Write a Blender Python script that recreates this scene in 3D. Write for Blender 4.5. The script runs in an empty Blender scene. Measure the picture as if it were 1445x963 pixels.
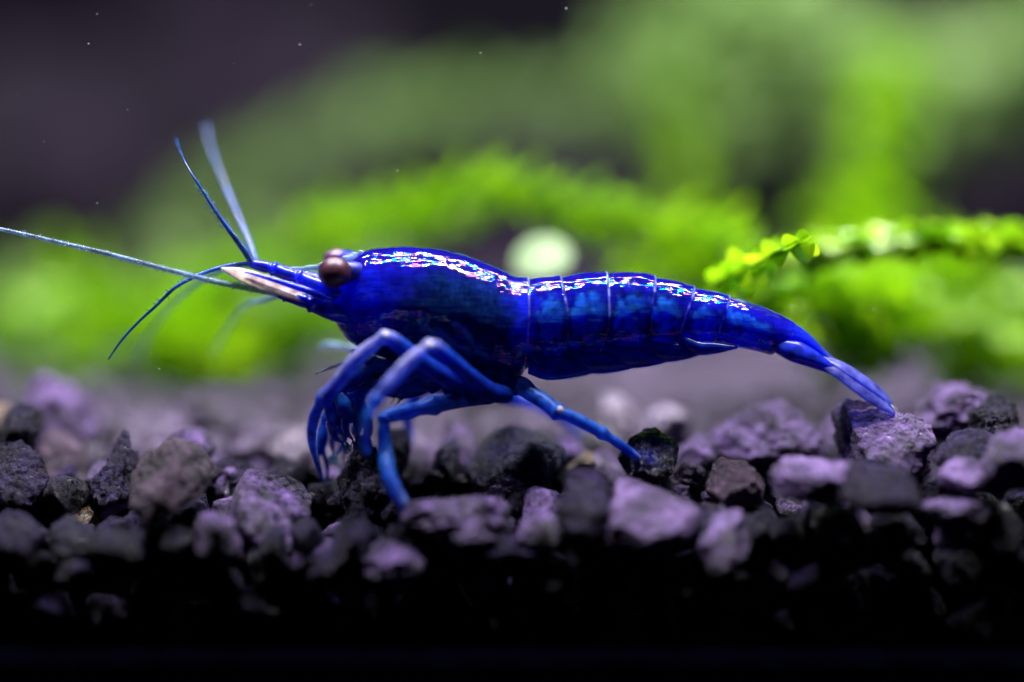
import bpy, bmesh, math, random
import numpy as np
from mathutils import Vector, Matrix, Euler, noise

# ------------------------------------------------------------------ scene, camera, light
# 1 Blender unit = 2.5 mm (macro picture, frame about 36 mm wide)
sc = bpy.context.scene
sc.unit_settings.system = 'METRIC'
sc.unit_settings.scale_length = 0.0025
col = sc.collection
D = 40.0
CAM = Vector((0.0, -D, 2.4))
AIM = Vector((0.0, 0.0, 0.0))
cam_d = bpy.data.cameras.new('camera')
cam = bpy.data.objects.new('camera', cam_d)
col.objects.link(cam)
cam.location = CAM
FWD = (AIM - CAM).normalized()
cam.rotation_euler = FWD.to_track_quat('-Z', 'Y').to_euler()
DIST = (AIM - CAM).length
cam_d.sensor_width = 36.0
cam_d.lens = 36.0 * DIST / 14.45
cam_d.clip_start = 0.1
cam_d.clip_end = 1000
cam_d.dof.use_dof = True
cam_d.dof.focus_distance = DIST - 0.30
APERTURE = 3.8                                    # diameter of the entrance pupil
cam_d.dof.aperture_fstop = cam_d.lens * 1e-3 / APERTURE
cam_d.dof.aperture_blades = 0
sc.camera = cam

w = bpy.data.worlds.new('World'); sc.world = w; w.use_nodes = True
w.node_tree.nodes['Background'].inputs[0].default_value = (0.10, 0.08, 0.22, 1)
w.node_tree.nodes['Background'].inputs[1].default_value = 0.02

def led(x, y, z, size, power, colour=(0.95, 0.90, 1.0)):
    d = bpy.data.lights.new('led_or_fill_lamp', 'AREA'); d.shape = 'DISK'; d.size = size
    d.energy = power; d.color = colour
    o = bpy.data.objects.new('led_or_fill_lamp', d); col.objects.link(o); o.location = (x, y, z)
    return o
for ly, lp in ((-1.5, 58000), (17.0, 44000)):    # front: overhead LED bar; rear: added fill that brightens the moss
    bar = led(0, ly, 40, 1.0, lp)
    bar.data.shape = 'RECTANGLE'; bar.data.size = 46; bar.data.size_y = 0.8

sc.view_settings.view_transform = 'Standard'
sc.view_settings.look = 'None'
sc.view_settings.exposure = 0.0
sc.view_settings.gamma = 1.0
sc.render.engine = 'CYCLES'
sc.cycles.use_denoising = True
try:
    sc.cycles.denoiser = 'OPENIMAGEDENOISE'
except Exception:
    pass
sc.cycles.max_bounces = 10
sc.cycles.transparent_max_bounces = 24
sc.cycles.sample_clamp_indirect = 6.0
sc.cycles.caustics_reflective = False
sc.cycles.caustics_refractive = False

RIGHT = FWD.cross(Vector((0, 0, 1))).normalized()
UP = RIGHT.cross(FWD).normalized()
def at(px, py, Y=0.0):
    """photograph pixel -> the point at depth Y (metres axis y) seen there"""
    d = FWD * DIST + RIGHT * ((px - 722.5) / 100) + UP * ((481.5 - py) / 100)
    t = (Y - CAM.y) / d.y
    return CAM + d * t
def pxs(Y):                                       # size of one photo pixel at depth Y
    return (D + Y) / D / 100.0

# ------------------------------------------------------------------ helpers
def mesh(name, verts, faces, smooth=True):
    me = bpy.data.meshes.new(name)
    me.from_pydata([tuple(v) for v in verts], [], [tuple(f) for f in faces])
    me.update()
    if smooth:
        me.polygons.foreach_set('use_smooth', [True] * len(me.polygons))
    return me
def link(name, me, mat=None, parent=None):
    o = bpy.data.objects.new(name, me); col.objects.link(o)
    if mat is not None:
        if not me.materials: me.materials.append(mat)
    if parent is not None:
        o.parent = parent
        o.matrix_parent_inverse = Matrix.Translation(-parent_origin(parent))
    return o
def parent_origin(p):
    v = Vector(p.location)
    if p.parent is not None: pass
    return v
def empty(name, loc):
    o = bpy.data.objects.new(name, None); col.objects.link(o); o.location = loc
    o.empty_display_size = 0.2
    return o
def tag(o, label=None, cat=None, group=None, kind=None):
    if label: o['label'] = label
    if cat: o['category'] = cat
    if group: o['group'] = group
    if kind: o['kind'] = kind
    return o

class MB:
    def __init__(s): s.v = []; s.f = []
    def add(s, verts, faces):
        n = len(s.v); s.v.extend(verts); s.f.extend([tuple(i + n for i in f) for f in faces])
    def mesh(s, name, smooth=True): return mesh(name, s.v, s.f, smooth)

def catmull(pts, n):
    """pts: list of tuples (any dimension) -> n samples"""
    P = np.array(pts, float)
    P = np.vstack([2 * P[0] - P[1], P, 2 * P[-1] - P[-2]])
    seg = len(P) - 3
    out = []
    for k in range(n):
        u = k / (n - 1) * seg
        i = min(int(u), seg - 1); t = u - i
        a, b, c, d = P[i], P[i + 1], P[i + 2], P[i + 3]
        out.append(0.5 * ((2 * b) + (-a + c) * t + (2 * a - 5 * b + 4 * c - d) * t * t + (-a + 3 * b - 3 * c + d) * t ** 3))
    return out
def tube(mb, pts, rads, sides=12, flat=1.0):
    """swept tube with rounded ends"""
    pts = [Vector(p) for p in pts]
    n = len(pts)
    tang = []
    for i in range(n):
        a = pts[max(i - 1, 0)]; b = pts[min(i + 1, n - 1)]
        tang.append((b - a).normalized())
    ref = Vector((0, 1, 0))
    if abs(tang[0].dot(ref)) > 0.9: ref = Vector((1, 0, 0))
    nrm = (ref - tang[0] * ref.dot(tang[0])).normalized()
    V = []; F = []
    for i in range(n):
        nrm = (nrm - tang[i] * nrm.dot(tang[i])).normalized()
        bi = tang[i].cross(nrm)
        for k in range(sides):
            a = 2 * math.pi * k / sides
            V.append(pts[i] + (nrm * math.cos(a) * flat + bi * math.sin(a)) * rads[i])
    for i in range(n - 1):
        for k in range(sides):
            k2 = (k + 1) % sides
            F.append((i * sides + k, i * sides + k2, (i + 1) * sides + k2, (i + 1) * sides + k))
    c0 = len(V); V.append(pts[0] - tang[0] * rads[0] * 0.6); V.append(pts[-1] + tang[-1] * rads[-1] * 0.6)
    for k in range(sides):
        k2 = (k + 1) % sides
        F.append((c0, k2, k)); F.append((c0 + 1, (n - 1) * sides + k, (n - 1) * sides + k2))
    mb.add(V, F)

# ------------------------------------------------------------------ materials
def new_mat(name):
    m = bpy.data.materials.new(name); m.use_nodes = True
    nt = m.node_tree; b = nt.nodes['Principled BSDF']
    return m, nt, b
def N(nt, t, **kw):
    n = nt.nodes.new(t)
    for k, v in kw.items(): setattr(n, k, v)
    return n
def ramp(nt, stops):
    r = N(nt, 'ShaderNodeValToRGB')
    e = r.color_ramp.elements
    while len(e) < len(stops): e.new(0.5)
    for el, (p, c) in zip(e, stops):
        el.position = p; el.color = c if len(c) == 4 else (*c, 1)
    return r

def stone_mat(name, dark, light, rough=(0.45, 0.8), spec=0.4, bump=0.6, scale=7.0, coat=0.0, film=0.0, vary=0.25):
    m, nt, b = new_mat(name); L = nt.links
    tc = N(nt, 'ShaderNodeTexCoord'); oi = N(nt, 'ShaderNodeObjectInfo')
    off = N(nt, 'ShaderNodeVectorMath', operation='MULTIPLY_ADD')
    L.new(oi.outputs['Random'], off.inputs[0]); off.inputs[1].default_value = (31, 17, 53)
    geo = N(nt, 'ShaderNodeNewGeometry')
    L.new(geo.outputs['Position'], off.inputs[2])
    n1 = N(nt, 'ShaderNodeTexNoise'); n1.inputs['Scale'].default_value = scale * 0.35; n1.inputs['Detail'].default_value = 8; n1.inputs['Roughness'].default_value = 0.65
    n2 = N(nt, 'ShaderNodeTexNoise'); n2.inputs['Scale'].default_value = scale * 1.6; n2.inputs['Detail'].default_value = 6; n2.inputs['Roughness'].default_value = 0.7
    vo = N(nt, 'ShaderNodeTexVoronoi', feature='F1'); vo.inputs['Scale'].default_value = scale * 1.1
    for n in (n1, n2, vo): L.new(off.outputs[0], n.inputs['Vector'])
    mid = tuple((a + c) / 2 for a, c in zip(dark, light))
    r = ramp(nt, [(0.40, dark), (0.54, tuple(a * .65 + c * .35 for a, c in zip(dark, light))), (0.70, light)])
    L.new(n1.outputs['Fac'], r.inputs[0])
    mr = N(nt, 'ShaderNodeMapRange'); mr.inputs['To Min'].default_value = 1 - vary; mr.inputs['To Max'].default_value = 1 + vary
    L.new(oi.outputs['Random'], mr.inputs['Value'])
    mx = N(nt, 'ShaderNodeVectorMath', operation='SCALE')
    sp = ramp(nt, [(0.57, (1, 1, 1)), (0.68, (1.9, 1.9, 1.9))]); L.new(n2.outputs['Fac'], sp.inputs[0])   # pale mineral grains
    mg = N(nt, 'ShaderNodeVectorMath', operation='MULTIPLY'); L.new(r.outputs['Color'], mg.inputs[0]); L.new(sp.outputs['Color'], mg.inputs[1])
    L.new(mg.outputs[0], mx.inputs[0]); L.new(mr.outputs[0], mx.inputs['Scale'])
    L.new(mx.outputs[0], b.inputs['Base Color'])
    rr = N(nt, 'ShaderNodeMapRange'); rr.inputs['From Min'].default_value = 0.42; rr.inputs['From Max'].default_value = 0.54
    rr.inputs['To Min'].default_value = rough[0]; rr.inputs['To Max'].default_value = rough[1]
    L.new(n2.outputs['Fac'], rr.inputs['Value']); L.new(rr.outputs[0], b.inputs['Roughness'])
    b.inputs['Specular IOR Level'].default_value = spec
    b.inputs['Coat Weight'].default_value = (coat if spec <= 0.2 else max(coat, 0.05)); b.inputs['Coat Roughness'].default_value = 0.10
    if film:
        b.inputs['Thin Film Thickness'].default_value = film; b.inputs['Thin Film IOR'].default_value = 1.9
    ad = N(nt, 'ShaderNodeMath', operation='MULTIPLY_ADD'); ad.inputs[1].default_value = 0.5
    L.new(vo.outputs['Distance'], ad.inputs[0]); L.new(n2.outputs['Fac'], ad.inputs[2])
    bp = N(nt, 'ShaderNodeBump'); bp.inputs['Strength'].default_value = bump; bp.inputs['Distance'].default_value = 0.14
    L.new(ad.outputs[0], bp.inputs['Height']); L.new(bp.outputs[0], b.inputs['Normal'])
    L.new(bp.outputs[0], b.inputs['Coat Normal'])
    return m
M = {}
M['purple'] = stone_mat('purple_stone', (0.012, 0.007, 0.028), (0.30, 0.175, 0.53), bump=1.0, rough=(0.16, 0.7), spec=0.6)
M['mauve'] = stone_mat('mauve_stone', (0.026, 0.016, 0.048), (0.36, 0.225, 0.57), rough=(0.2, 0.75), bump=1.0)
M['bed'] = stone_mat('gravel_bed', (0.005, 0.004, 0.007), (0.165, 0.122, 0.22), rough=(0.4, 0.75), bump=0.8, scale=2.2)
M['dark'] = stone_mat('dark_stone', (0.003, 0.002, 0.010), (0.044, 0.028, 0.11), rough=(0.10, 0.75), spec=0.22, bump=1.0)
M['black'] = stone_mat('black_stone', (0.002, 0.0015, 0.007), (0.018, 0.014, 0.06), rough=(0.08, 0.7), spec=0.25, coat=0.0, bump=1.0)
M['bluish'] = stone_mat('blue_black_stone', (0.001, 0.001, 0.008), (0.006, 0.008, 0.10), rough=(0.2, 0.6), spec=0.3)
M['gloss'] = stone_mat('glossy_blue_stone', (0.001, 0.001, 0.010), (0.006, 0.010, 0.14), rough=(0.06, 0.3), spec=0.6, bump=1.0)
M['brown'] = stone_mat('brown_stone', (0.010, 0.006, 0.014), (0.17, 0.105, 0.17), bump=1.0)
M['silver'] = stone_mat('silvery_stone', (0.12, 0.10, 0.18), (0.72, 0.66, 0.85), rough=(0.1, 0.35), spec=1.0, coat=0.8, film=420, bump=1.0, scale=9)
M['amber'] = stone_mat('amber_stone', (0.02, 0.012, 0.002), (0.32, 0.17, 0.01), rough=(0.15, 0.4), spec=0.8, coat=0.5, scale=9)
M['rock'] = stone_mat('background_rock', (0.001, 0.0007, 0.003), (0.026, 0.012, 0.034), rough=(0.6, 0.95), scale=1.4, spec=0.2)
M['floor'] = stone_mat('floor_dark', (0.0004, 0.0004, 0.0015), (0.001, 0.001, 0.004), rough=(0.7, 0.9), spec=0.0, bump=0.2)
M['base'] = stone_mat('gravel_base', (0.0006, 0.0005, 0.001), (0.002, 0.0015, 0.003), spec=0.0)  # near black, so the gaps between stones read as shade
M['wall'] = stone_mat('tank_back', (0.003, 0.002, 0.006), (0.008, 0.005, 0.014), scale=0.6, spec=0.1)

def leaf_mat(name, dark, light, gloss=0.25, trans=0.5, scale=3.0):
    m, nt, b = new_mat(name); L = nt.links
    geo = N(nt, 'ShaderNodeNewGeometry')
    n1 = N(nt, 'ShaderNodeTexNoise'); n1.inputs['Scale'].default_value = scale; n1.inputs['Detail'].default_value = 4
    L.new(geo.outputs['Position'], n1.inputs['Vector'])
    r = ramp(nt, [(0.35, dark), (0.65, light)]); L.new(n1.outputs['Fac'], r.inputs[0])
    L.new(r.outputs[0], b.inputs['Base Color'])
    b.inputs['Roughness'].default_value = gloss; b.inputs['Specular IOR Level'].default_value = 0.5
    tr = N(nt, 'ShaderNodeBsdfTranslucent'); L.new(r.outputs[0], tr.inputs['Color'])
    mx = N(nt, 'ShaderNodeMixShader'); mx.inputs[0].default_value = trans
    out = nt.nodes['Material Output']
    L.new(b.outputs[0], mx.inputs[1]); L.new(tr.outputs[0], mx.inputs[2]); L.new(mx.outputs[0], out.inputs['Surface'])
    return m
M['leaf'] = leaf_mat('moss_leaf', (0.14, 0.42, 0.003), (0.48, 0.82, 0.008), gloss=0.3)
M['leaf_fresh'] = leaf_mat('fresh_leaf', (0.20, 0.55, 0.003), (0.60, 0.88, 0.02), gloss=0.15)
M['leaf_dull'] = leaf_mat('dull_leaf', (0.20, 0.38, 0.09), (0.48, 0.68, 0.26), gloss=0.5)
M['leaf_pale'] = leaf_mat('pale_leaf', (0.20, 0.33, 0.13), (0.32, 0.46, 0.23), gloss=0.75, trans=0.15)
M['stem'] = leaf_mat('moss_stem', (0.05, 0.16, 0.004), (0.12, 0.32, 0.01), trans=0.25)

def shell_mat(name, clear=False):
    """blue translucent shell: colour and clearness come from the mesh's own pigment layer"""
    m, nt, b = new_mat(name); L = nt.links
    at_ = N(nt, 'ShaderNodeAttribute', attribute_name='pigment')
    geo = N(nt, 'ShaderNodeNewGeometry')
    n1 = N(nt, 'ShaderNodeTexNoise'); n1.inputs['Scale'].default_value = 3.2; n1.inputs['Detail'].default_value = 9; n1.inputs['Roughness'].default_value = 0.68; n1.inputs['Distortion'].default_value = 1.2
    L.new(geo.outputs['Position'], n1.inputs['Vector'])
    mr = N(nt, 'ShaderNodeMapRange'); mr.inputs['From Min'].default_value = 0.3; mr.inputs['From Max'].default_value = 0.7
    mr.inputs['To Min'].default_value = 0.45; mr.inputs['To Max'].default_value = 1.45
    L.new(n1.outputs['Fac'], mr.inputs['Value'])
    sv = N(nt, 'ShaderNodeVectorMath', operation='SCALE'); L.new(at_.outputs['Color'], sv.inputs[0]); L.new(mr.outputs[0], sv.inputs['Scale'])
    L.new(sv.outputs[0], b.inputs['Base Color'])
    b.inputs['Roughness'].default_value = 0.045
    b.inputs['Specular IOR Level'].default_value = 0.065
    b.inputs['Subsurface Weight'].default_value = 0.8
    b.inputs['Subsurface Radius'].default_value = (0.05, 0.14, 1.0)
    b.inputs['Subsurface Scale'].default_value = 1.7
    n3 = N(nt, 'ShaderNodeTexNoise'); n3.inputs['Scale'].default_value = 7; n3.inputs['Detail'].default_value = 3
    L.new(geo.outputs['Position'], n3.inputs['Vector'])
    fr = N(nt, 'ShaderNodeMapRange'); fr.inputs['From Min'].default_value = 0.3; fr.inputs['From Max'].default_value = 0.7
    fr.inputs['To Min'].default_value = 180; fr.inputs['To Max'].default_value = 620
    L.new(n3.outputs['Fac'], fr.inputs['Value']); L.new(fr.outputs[0], b.inputs['Thin Film Thickness'])
    b.inputs['Thin Film IOR'].default_value = 1.42
    # fine wrinkles that run along the shell
    mp = N(nt, 'ShaderNodeMapping'); mp.inputs['Scale'].default_value = (0.8, 5.0, 6.5)
    L.new(geo.outputs['Position'], mp.inputs['Vector'])
    n2 = N(nt, 'ShaderNodeTexNoise'); n2.inputs['Scale'].default_value = 2.6; n2.inputs['Detail'].default_value = 1.2; n2.inputs['Roughness'].default_value = 0.6
    L.new(mp.outputs[0], n2.inputs['Vector'])
    bp = N(nt, 'ShaderNodeBump'); bp.inputs['Strength'].default_value = 0.34; bp.inputs['Distance'].default_value = 0.035
    L.new(n2.outputs['Fac'], bp.inputs['Height'])
    L.new(bp.outputs[0], b.inputs['Normal'])
    L.new(at_.outputs['Alpha'], b.inputs['Alpha'])
    return m
M['shell'] = shell_mat('blue_shell')

def see_through(nt, b, fac, tint):
    """tinted clear shell: what lies behind shows through in the shell's colour"""
    L = nt.links; tr = N(nt, 'ShaderNodeBsdfTransparent'); tr.inputs['Color'].default_value = (*tint, 1)
    mx = N(nt, 'ShaderNodeMixShader')
    if isinstance(fac, (int, float)): mx.inputs[0].default_value = fac
    else: L.new(fac, mx.inputs[0])
    L.new(tr.outputs[0], mx.inputs[1]); L.new(b.outputs[0], mx.inputs[2]); L.new(mx.outputs[0], nt.nodes['Material Output'].inputs['Surface'])
def limb_mat(name, base, alpha, sss=0.6, rough=0.25, coat=0.4, tint=None):
    m, nt, b = new_mat(name); L = nt.links
    geo = N(nt, 'ShaderNodeNewGeometry')
    n1 = N(nt, 'ShaderNodeTexNoise'); n1.inputs['Scale'].default_value = 6; n1.inputs['Detail'].default_value = 5
    L.new(geo.outputs['Position'], n1.inputs['Vector'])
    r = ramp(nt, [(0.35, tuple(c * 0.45 for c in base)), (0.7, tuple(min(1, c * 1.5) for c in base))])
    L.new(n1.outputs['Fac'], r.inputs[0]); L.new(r.outputs[0], b.inputs['Base Color'])
    if alpha < 1: see_through(nt, b, alpha, tint or (0.9, 0.92, 1.0))
    b.inputs['Roughness'].default_value = rough
    b.inputs['Subsurface Weight'].default_value = sss
    b.inputs['Subsurface Radius'].default_value = (0.3, 0.5, 1.0); b.inputs['Subsurface Scale'].default_value = 0.25
    b.inputs['Coat Weight'].default_value = coat; b.inputs['Coat Roughness'].default_value = 0.1
    bp = N(nt, 'ShaderNodeBump'); bp.inputs['Strength'].default_value = 0.3; bp.inputs['Distance'].default_value = 0.03
    L.new(n1.outputs['Fac'], bp.inputs['Height']); L.new(bp.outputs[0], b.inputs['Normal'])
    return m
def pigment_limb(name, alpha_mul=1.0):
    m, nt, b = new_mat(name); L = nt.links
    at_ = N(nt, 'ShaderNodeAttribute', attribute_name='pigment')
    geo = N(nt, 'ShaderNodeNewGeometry')
    n1 = N(nt, 'ShaderNodeTexNoise'); n1.inputs['Scale'].default_value = 8; n1.inputs['Detail'].default_value = 8; n1.inputs['Roughness'].default_value = 0.65
    L.new(geo.outputs['Position'], n1.inputs['Vector'])
    mr = N(nt, 'ShaderNodeMapRange'); mr.inputs['From Min'].default_value = 0.3; mr.inputs['From Max'].default_value = 0.7
    mr.inputs['To Min'].default_value = 0.05; mr.inputs['To Max'].default_value = 2.0
    L.new(n1.outputs['Fac'], mr.inputs['Value'])
    sv = N(nt, 'ShaderNodeVectorMath', operation='SCALE'); L.new(at_.outputs['Color'], sv.inputs[0]); L.new(mr.outputs[0], sv.inputs['Scale'])
    L.new(sv.outputs[0], b.inputs['Base Color']); af = N(nt, 'ShaderNodeMapRange'); af.inputs['From Min'].default_value = 0.35; af.inputs['From Max'].default_value = 0.65; af.inputs['To Min'].default_value = 1.15; af.inputs['To Max'].default_value = 0.75
    L.new(n1.outputs['Fac'], af.inputs['Value'])
    am = N(nt, 'ShaderNodeMath', operation='MULTIPLY'); L.new(at_.outputs['Alpha'], am.inputs[0]); L.new(af.outputs[0], am.inputs[1])
    see_through(nt, b, am.outputs[0], (0.22, 0.42, 1.0))
    b.inputs['Roughness'].default_value = 0.30; b.inputs['Specular IOR Level'].default_value = 0.16
    b.inputs['Subsurface Weight'].default_value = 0.5
    b.inputs['Subsurface Radius'].default_value = (0.15, 0.35, 1.0); b.inputs['Subsurface Scale'].default_value = 0.5
    bp = N(nt, 'ShaderNodeBump'); bp.inputs['Strength'].default_value = 0.3; bp.inputs['Distance'].default_value = 0.03
    L.new(n1.outputs['Fac'], bp.inputs['Height']); L.new(bp.outputs[0], b.inputs['Normal'])
    return m
M['leg_pigment'] = pigment_limb('leg_pigment')
M['leg'] = limb_mat('blue_leg', (0.02, 0.10, 0.55), 0.80)
M['leg_dark'] = limb_mat('deep_blue_leg', (0.010, 0.07, 0.50), 0.72, sss=1.0, coat=0.2, tint=(0.05, 0.2, 0.9))
M['leg_pale'] = limb_mat('pale_blue_leg', (0.10, 0.16, 0.62), 0.72)
M['antenna'] = limb_mat('pale_antenna', (0.26, 0.40, 0.55), 0.62, sss=0.2)
M['flagellum'] = limb_mat('blue_flagellum', (0.02, 0.10, 0.42), 0.85, sss=0.3)
M['flagellum_clear'] = limb_mat('grey_flagellum', (0.12, 0.20, 0.36), 0.55, sss=0.3)
M['peduncle'] = limb_mat('blue_peduncle', (0.010, 0.035, 0.60), 0.88, sss=1.0, coat=0.35, tint=(0.05, 0.12, 0.9))
M['cream'] = limb_mat('cream_scale', (0.62, 0.47, 0.40), 0.88, coat=0.2)
M['clear'] = limb_mat('clear_scale', (0.40, 0.56, 0.75), 0.45, coat=0.8)
M['swimmer'] = limb_mat('swimmeret', (0.014, 0.09, 0.70), 0.55, sss=1.0, tint=(0.04, 0.16, 0.9))
M['fan'] = limb_mat('tail_fan', (0.16, 0.18, 0.60), 0.42, coat=0.3, tint=(0.45, 0.5, 1.0))
M['fan_blue'] = limb_mat('tail_fan_blue', (0.02, 0.05, 0.70), 0.75, sss=1.0, coat=0.15, tint=(0.05, 0.12, 0.9))
M['joint'] = limb_mat('pale_joint', (0.75, 0.75, 0.9), 0.95)
M['stalk'] = limb_mat('eye_stalk', (0.008, 0.02, 0.30), 1.0, rough=0.4, coat=0.05)
M['eye'] = limb_mat('maroon_eye', (0.085, 0.022, 0.045), 1.0, sss=0.0, rough=0.42, coat=0.1)
M['eye_far'] = limb_mat('far_eye', (0.20, 0.08, 0.18), 1.0, sss=0.3, rough=0.3, coat=0.2)
M['speck'] = limb_mat('speck', (0.8, 0.75, 0.85), 1.0)

# ------------------------------------------------------------------ the setting
def gz(x, y):
    """height of the gravel surface"""
    z = -1.75 + 0.012 * max(0, y) + 0.25 * noise.noise(Vector((x * 0.35, y * 0.35, 4.0)))
    if y > 14: z += 0.03 * (y - 14)
    if y < -1.0: z -= 0.35 * (-1.0 - y)
    return z
def build_ground():
    xs = np.linspace(-34, 34, 90); ys = np.concatenate([np.linspace(-0.4, 6, 24), np.linspace(6.8, 62, 50)])
    V = []; F = []
    V += [(x, -0.45, -4.6) for x in xs]
    for y in ys:
        V += [(x, y, gz(x, y) - 0.55) for x in xs]
    nx = len(xs)
    for j in range(len(ys)):
        for i in range(nx - 1):
            F.append((j * nx + i, j * nx + i + 1, (j + 1) * nx + i + 1, (j + 1) * nx + i))
    o = link('gravel_base', mesh('gravel_base', V, F), M['base']); o['kind'] = 'structure'
    V = [(-60, -36, -4.35), (60, -36, -4.35), (60, 64, -4.35), (-60, 64, -4.35)]
    o = link('tank_floor', mesh('tank_floor', V, [(0, 1, 2, 3)]), M['floor']); o['kind'] = 'structure'
    b_ = bmesh.new(); bmesh.ops.create_cube(b_, size=1.0)
    bmesh.ops.scale(b_, vec=(60, 0.5, 1.6), verts=b_.verts); bmesh.ops.bevel(b_, geom=b_.edges[:], offset=0.12, segments=3, affect='EDGES')
    me = bpy.data.meshes.new('tank_rim'); b_.to_mesh(me); b_.free()
    o = link('tank_rim', me, M['floor']); o.location = (0, -2.75, -4.75)
    tag(o, 'black bottom rim of the tank in front of the gravel edge', 'tank rim')
    V = [(-70, 62, -5), (70, 62, -5), (70, 62, 46), (-70, 62, 46)]
    o = link('tank_back_wall', mesh('tank_back_wall', V, [(0, 1, 2, 3)]), M['wall']); o['kind'] = 'structure'
build_ground()

def ico(sub):
    bm = bmesh.new(); bmesh.ops.create_icosphere(bm, subdivisions=sub, radius=1.0)
    V = np.array([v.co[:] for v in bm.verts]); F = [tuple(v.index for v in f.verts) for f in bm.faces]
    bm.free(); return V, F
ICO = {k: ico(k) for k in (2, 3, 4, 5)}
def stone_verts(seed, sub, facets=9, rough=1.0, round_=0.0, norm=True):
    rs = np.random.RandomState(seed)
    V = ICO[sub][0].copy()
    off = Vector(rs.uniform(-50, 50, 3))
    d = np.array([0.22 * noise.noise(Vector(v) * 1.1 + off) for v in V])
    V *= (1 + d)[:, None]
    for _ in range(facets):
        n = rs.normal(size=3); n /= np.linalg.norm(n)
        dd = rs.uniform(0.48, 0.84) + round_ * 0.15
        e = np.maximum(0, V @ n - dd)
        V -= (e * 0.92)[:, None] * n
    if sub >= 3:
        R = []
        for v in V:
            p = Vector(v) + off
            a = noise.fractal(p * 2.6, 0.85, 2.1, 5) * 0.085
            c = abs(noise.noise(p * 5.5)) * 0.07
            R.append(a - c)
        R = np.array(R) * rough
        V *= (1 + R / np.maximum(0.3, np.linalg.norm(V, axis=1)))[:, None]
    if norm:
        lo, hi = V.min(0), V.max(0)
        V = (V - (lo + hi) / 2) / ((hi - lo) / 2)
    return V

# far gravel: nobody could count it
def far_gravel():
    rs = np.random.RandomState(5)
    protos = [(stone_verts(900 + k, 2, 8, norm=False), ICO[2][1]) for k in range(10)]
    protos_n = [(stone_verts(940 + k, 3, 9, norm=False), ICO[3][1]) for k in range(10)]
    VV = []; FF = []; n = 0
    y = 2.2
    while y < 34:
        half = 9.5 + y * 0.27
        x = -half + rs.uniform(0, .5)
        while x < half:
            s = rs.uniform(0.22, 0.48) * (1.0 if y < 12 else 1.35)
            xx = x + rs.uniform(-.2, .2); yy = y + rs.uniform(-.25, .25)
            zz = gz(xx, yy) - 0.25 + rs.uniform(-0.12, 0.28)
            V, F = (protos_n if y < 7 else protos)[rs.randint(10)]
            Rm = np.array(Euler(rs.uniform(0, 6.28, 3)).to_matrix())
            W = (V * rs.uniform(0.75, 1.2, 3) * s) @ Rm.T + np.array([xx, yy, zz])
            VV.append(W); FF.append(np.array(F) + n); n += len(W)
            x += s * 1.55
        y += 0.62 if y < 12 else 0.95
    V = np.vstack(VV); F = np.vstack(FF)
    o = link('gravel_bed', mesh('gravel_bed', V.tolist(), F.tolist(), True), M['bed'])
    tag(o, 'lavender grey gravel spreading back under the green moss', 'gravel', kind='stuff')
far_gravel()

# ------------------------------------------------------------------ background rocks
def rock(pts, Y, seed, label, sub=4):
    """pts: (px, py, w, h) box in the photograph"""
    px, py, wpx, hpx = pts
    V = stone_verts(seed, sub, 10, 1.6)
    c = at(px, py, Y); s = pxs(Y)
    sx, szz = wpx / 2 * s, hpx / 2 * s
    V = V * np.array([sx, min(sx, szz) * 0.8, szz])
    o = link('lava_rock', mesh('lava_rock', V.tolist(), ICO[sub][1]), M['rock'])
    o.location = c
    tag(o, label, 'rock', 'dark rocks behind the moss')
rock((40, 330, 560, 520), 34, 11, 'broad dull purple rock rising behind the long pale antenna')
rock((430, 260, 520, 560), 40, 12, 'dark plum rock behind the two upright feelers')
rock((830, 330, 520, 420), 44, 13, 'dark grey rock behind the arched back of the shrimp')
rock((250, 250, 560, 760), 50, 14, 'tall shadowed brownish rock rising behind the broad dull purple rock')
rock((1420, 330, 300, 420), 46, 15, 'blue black rock behind the beaded moss strand')

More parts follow.
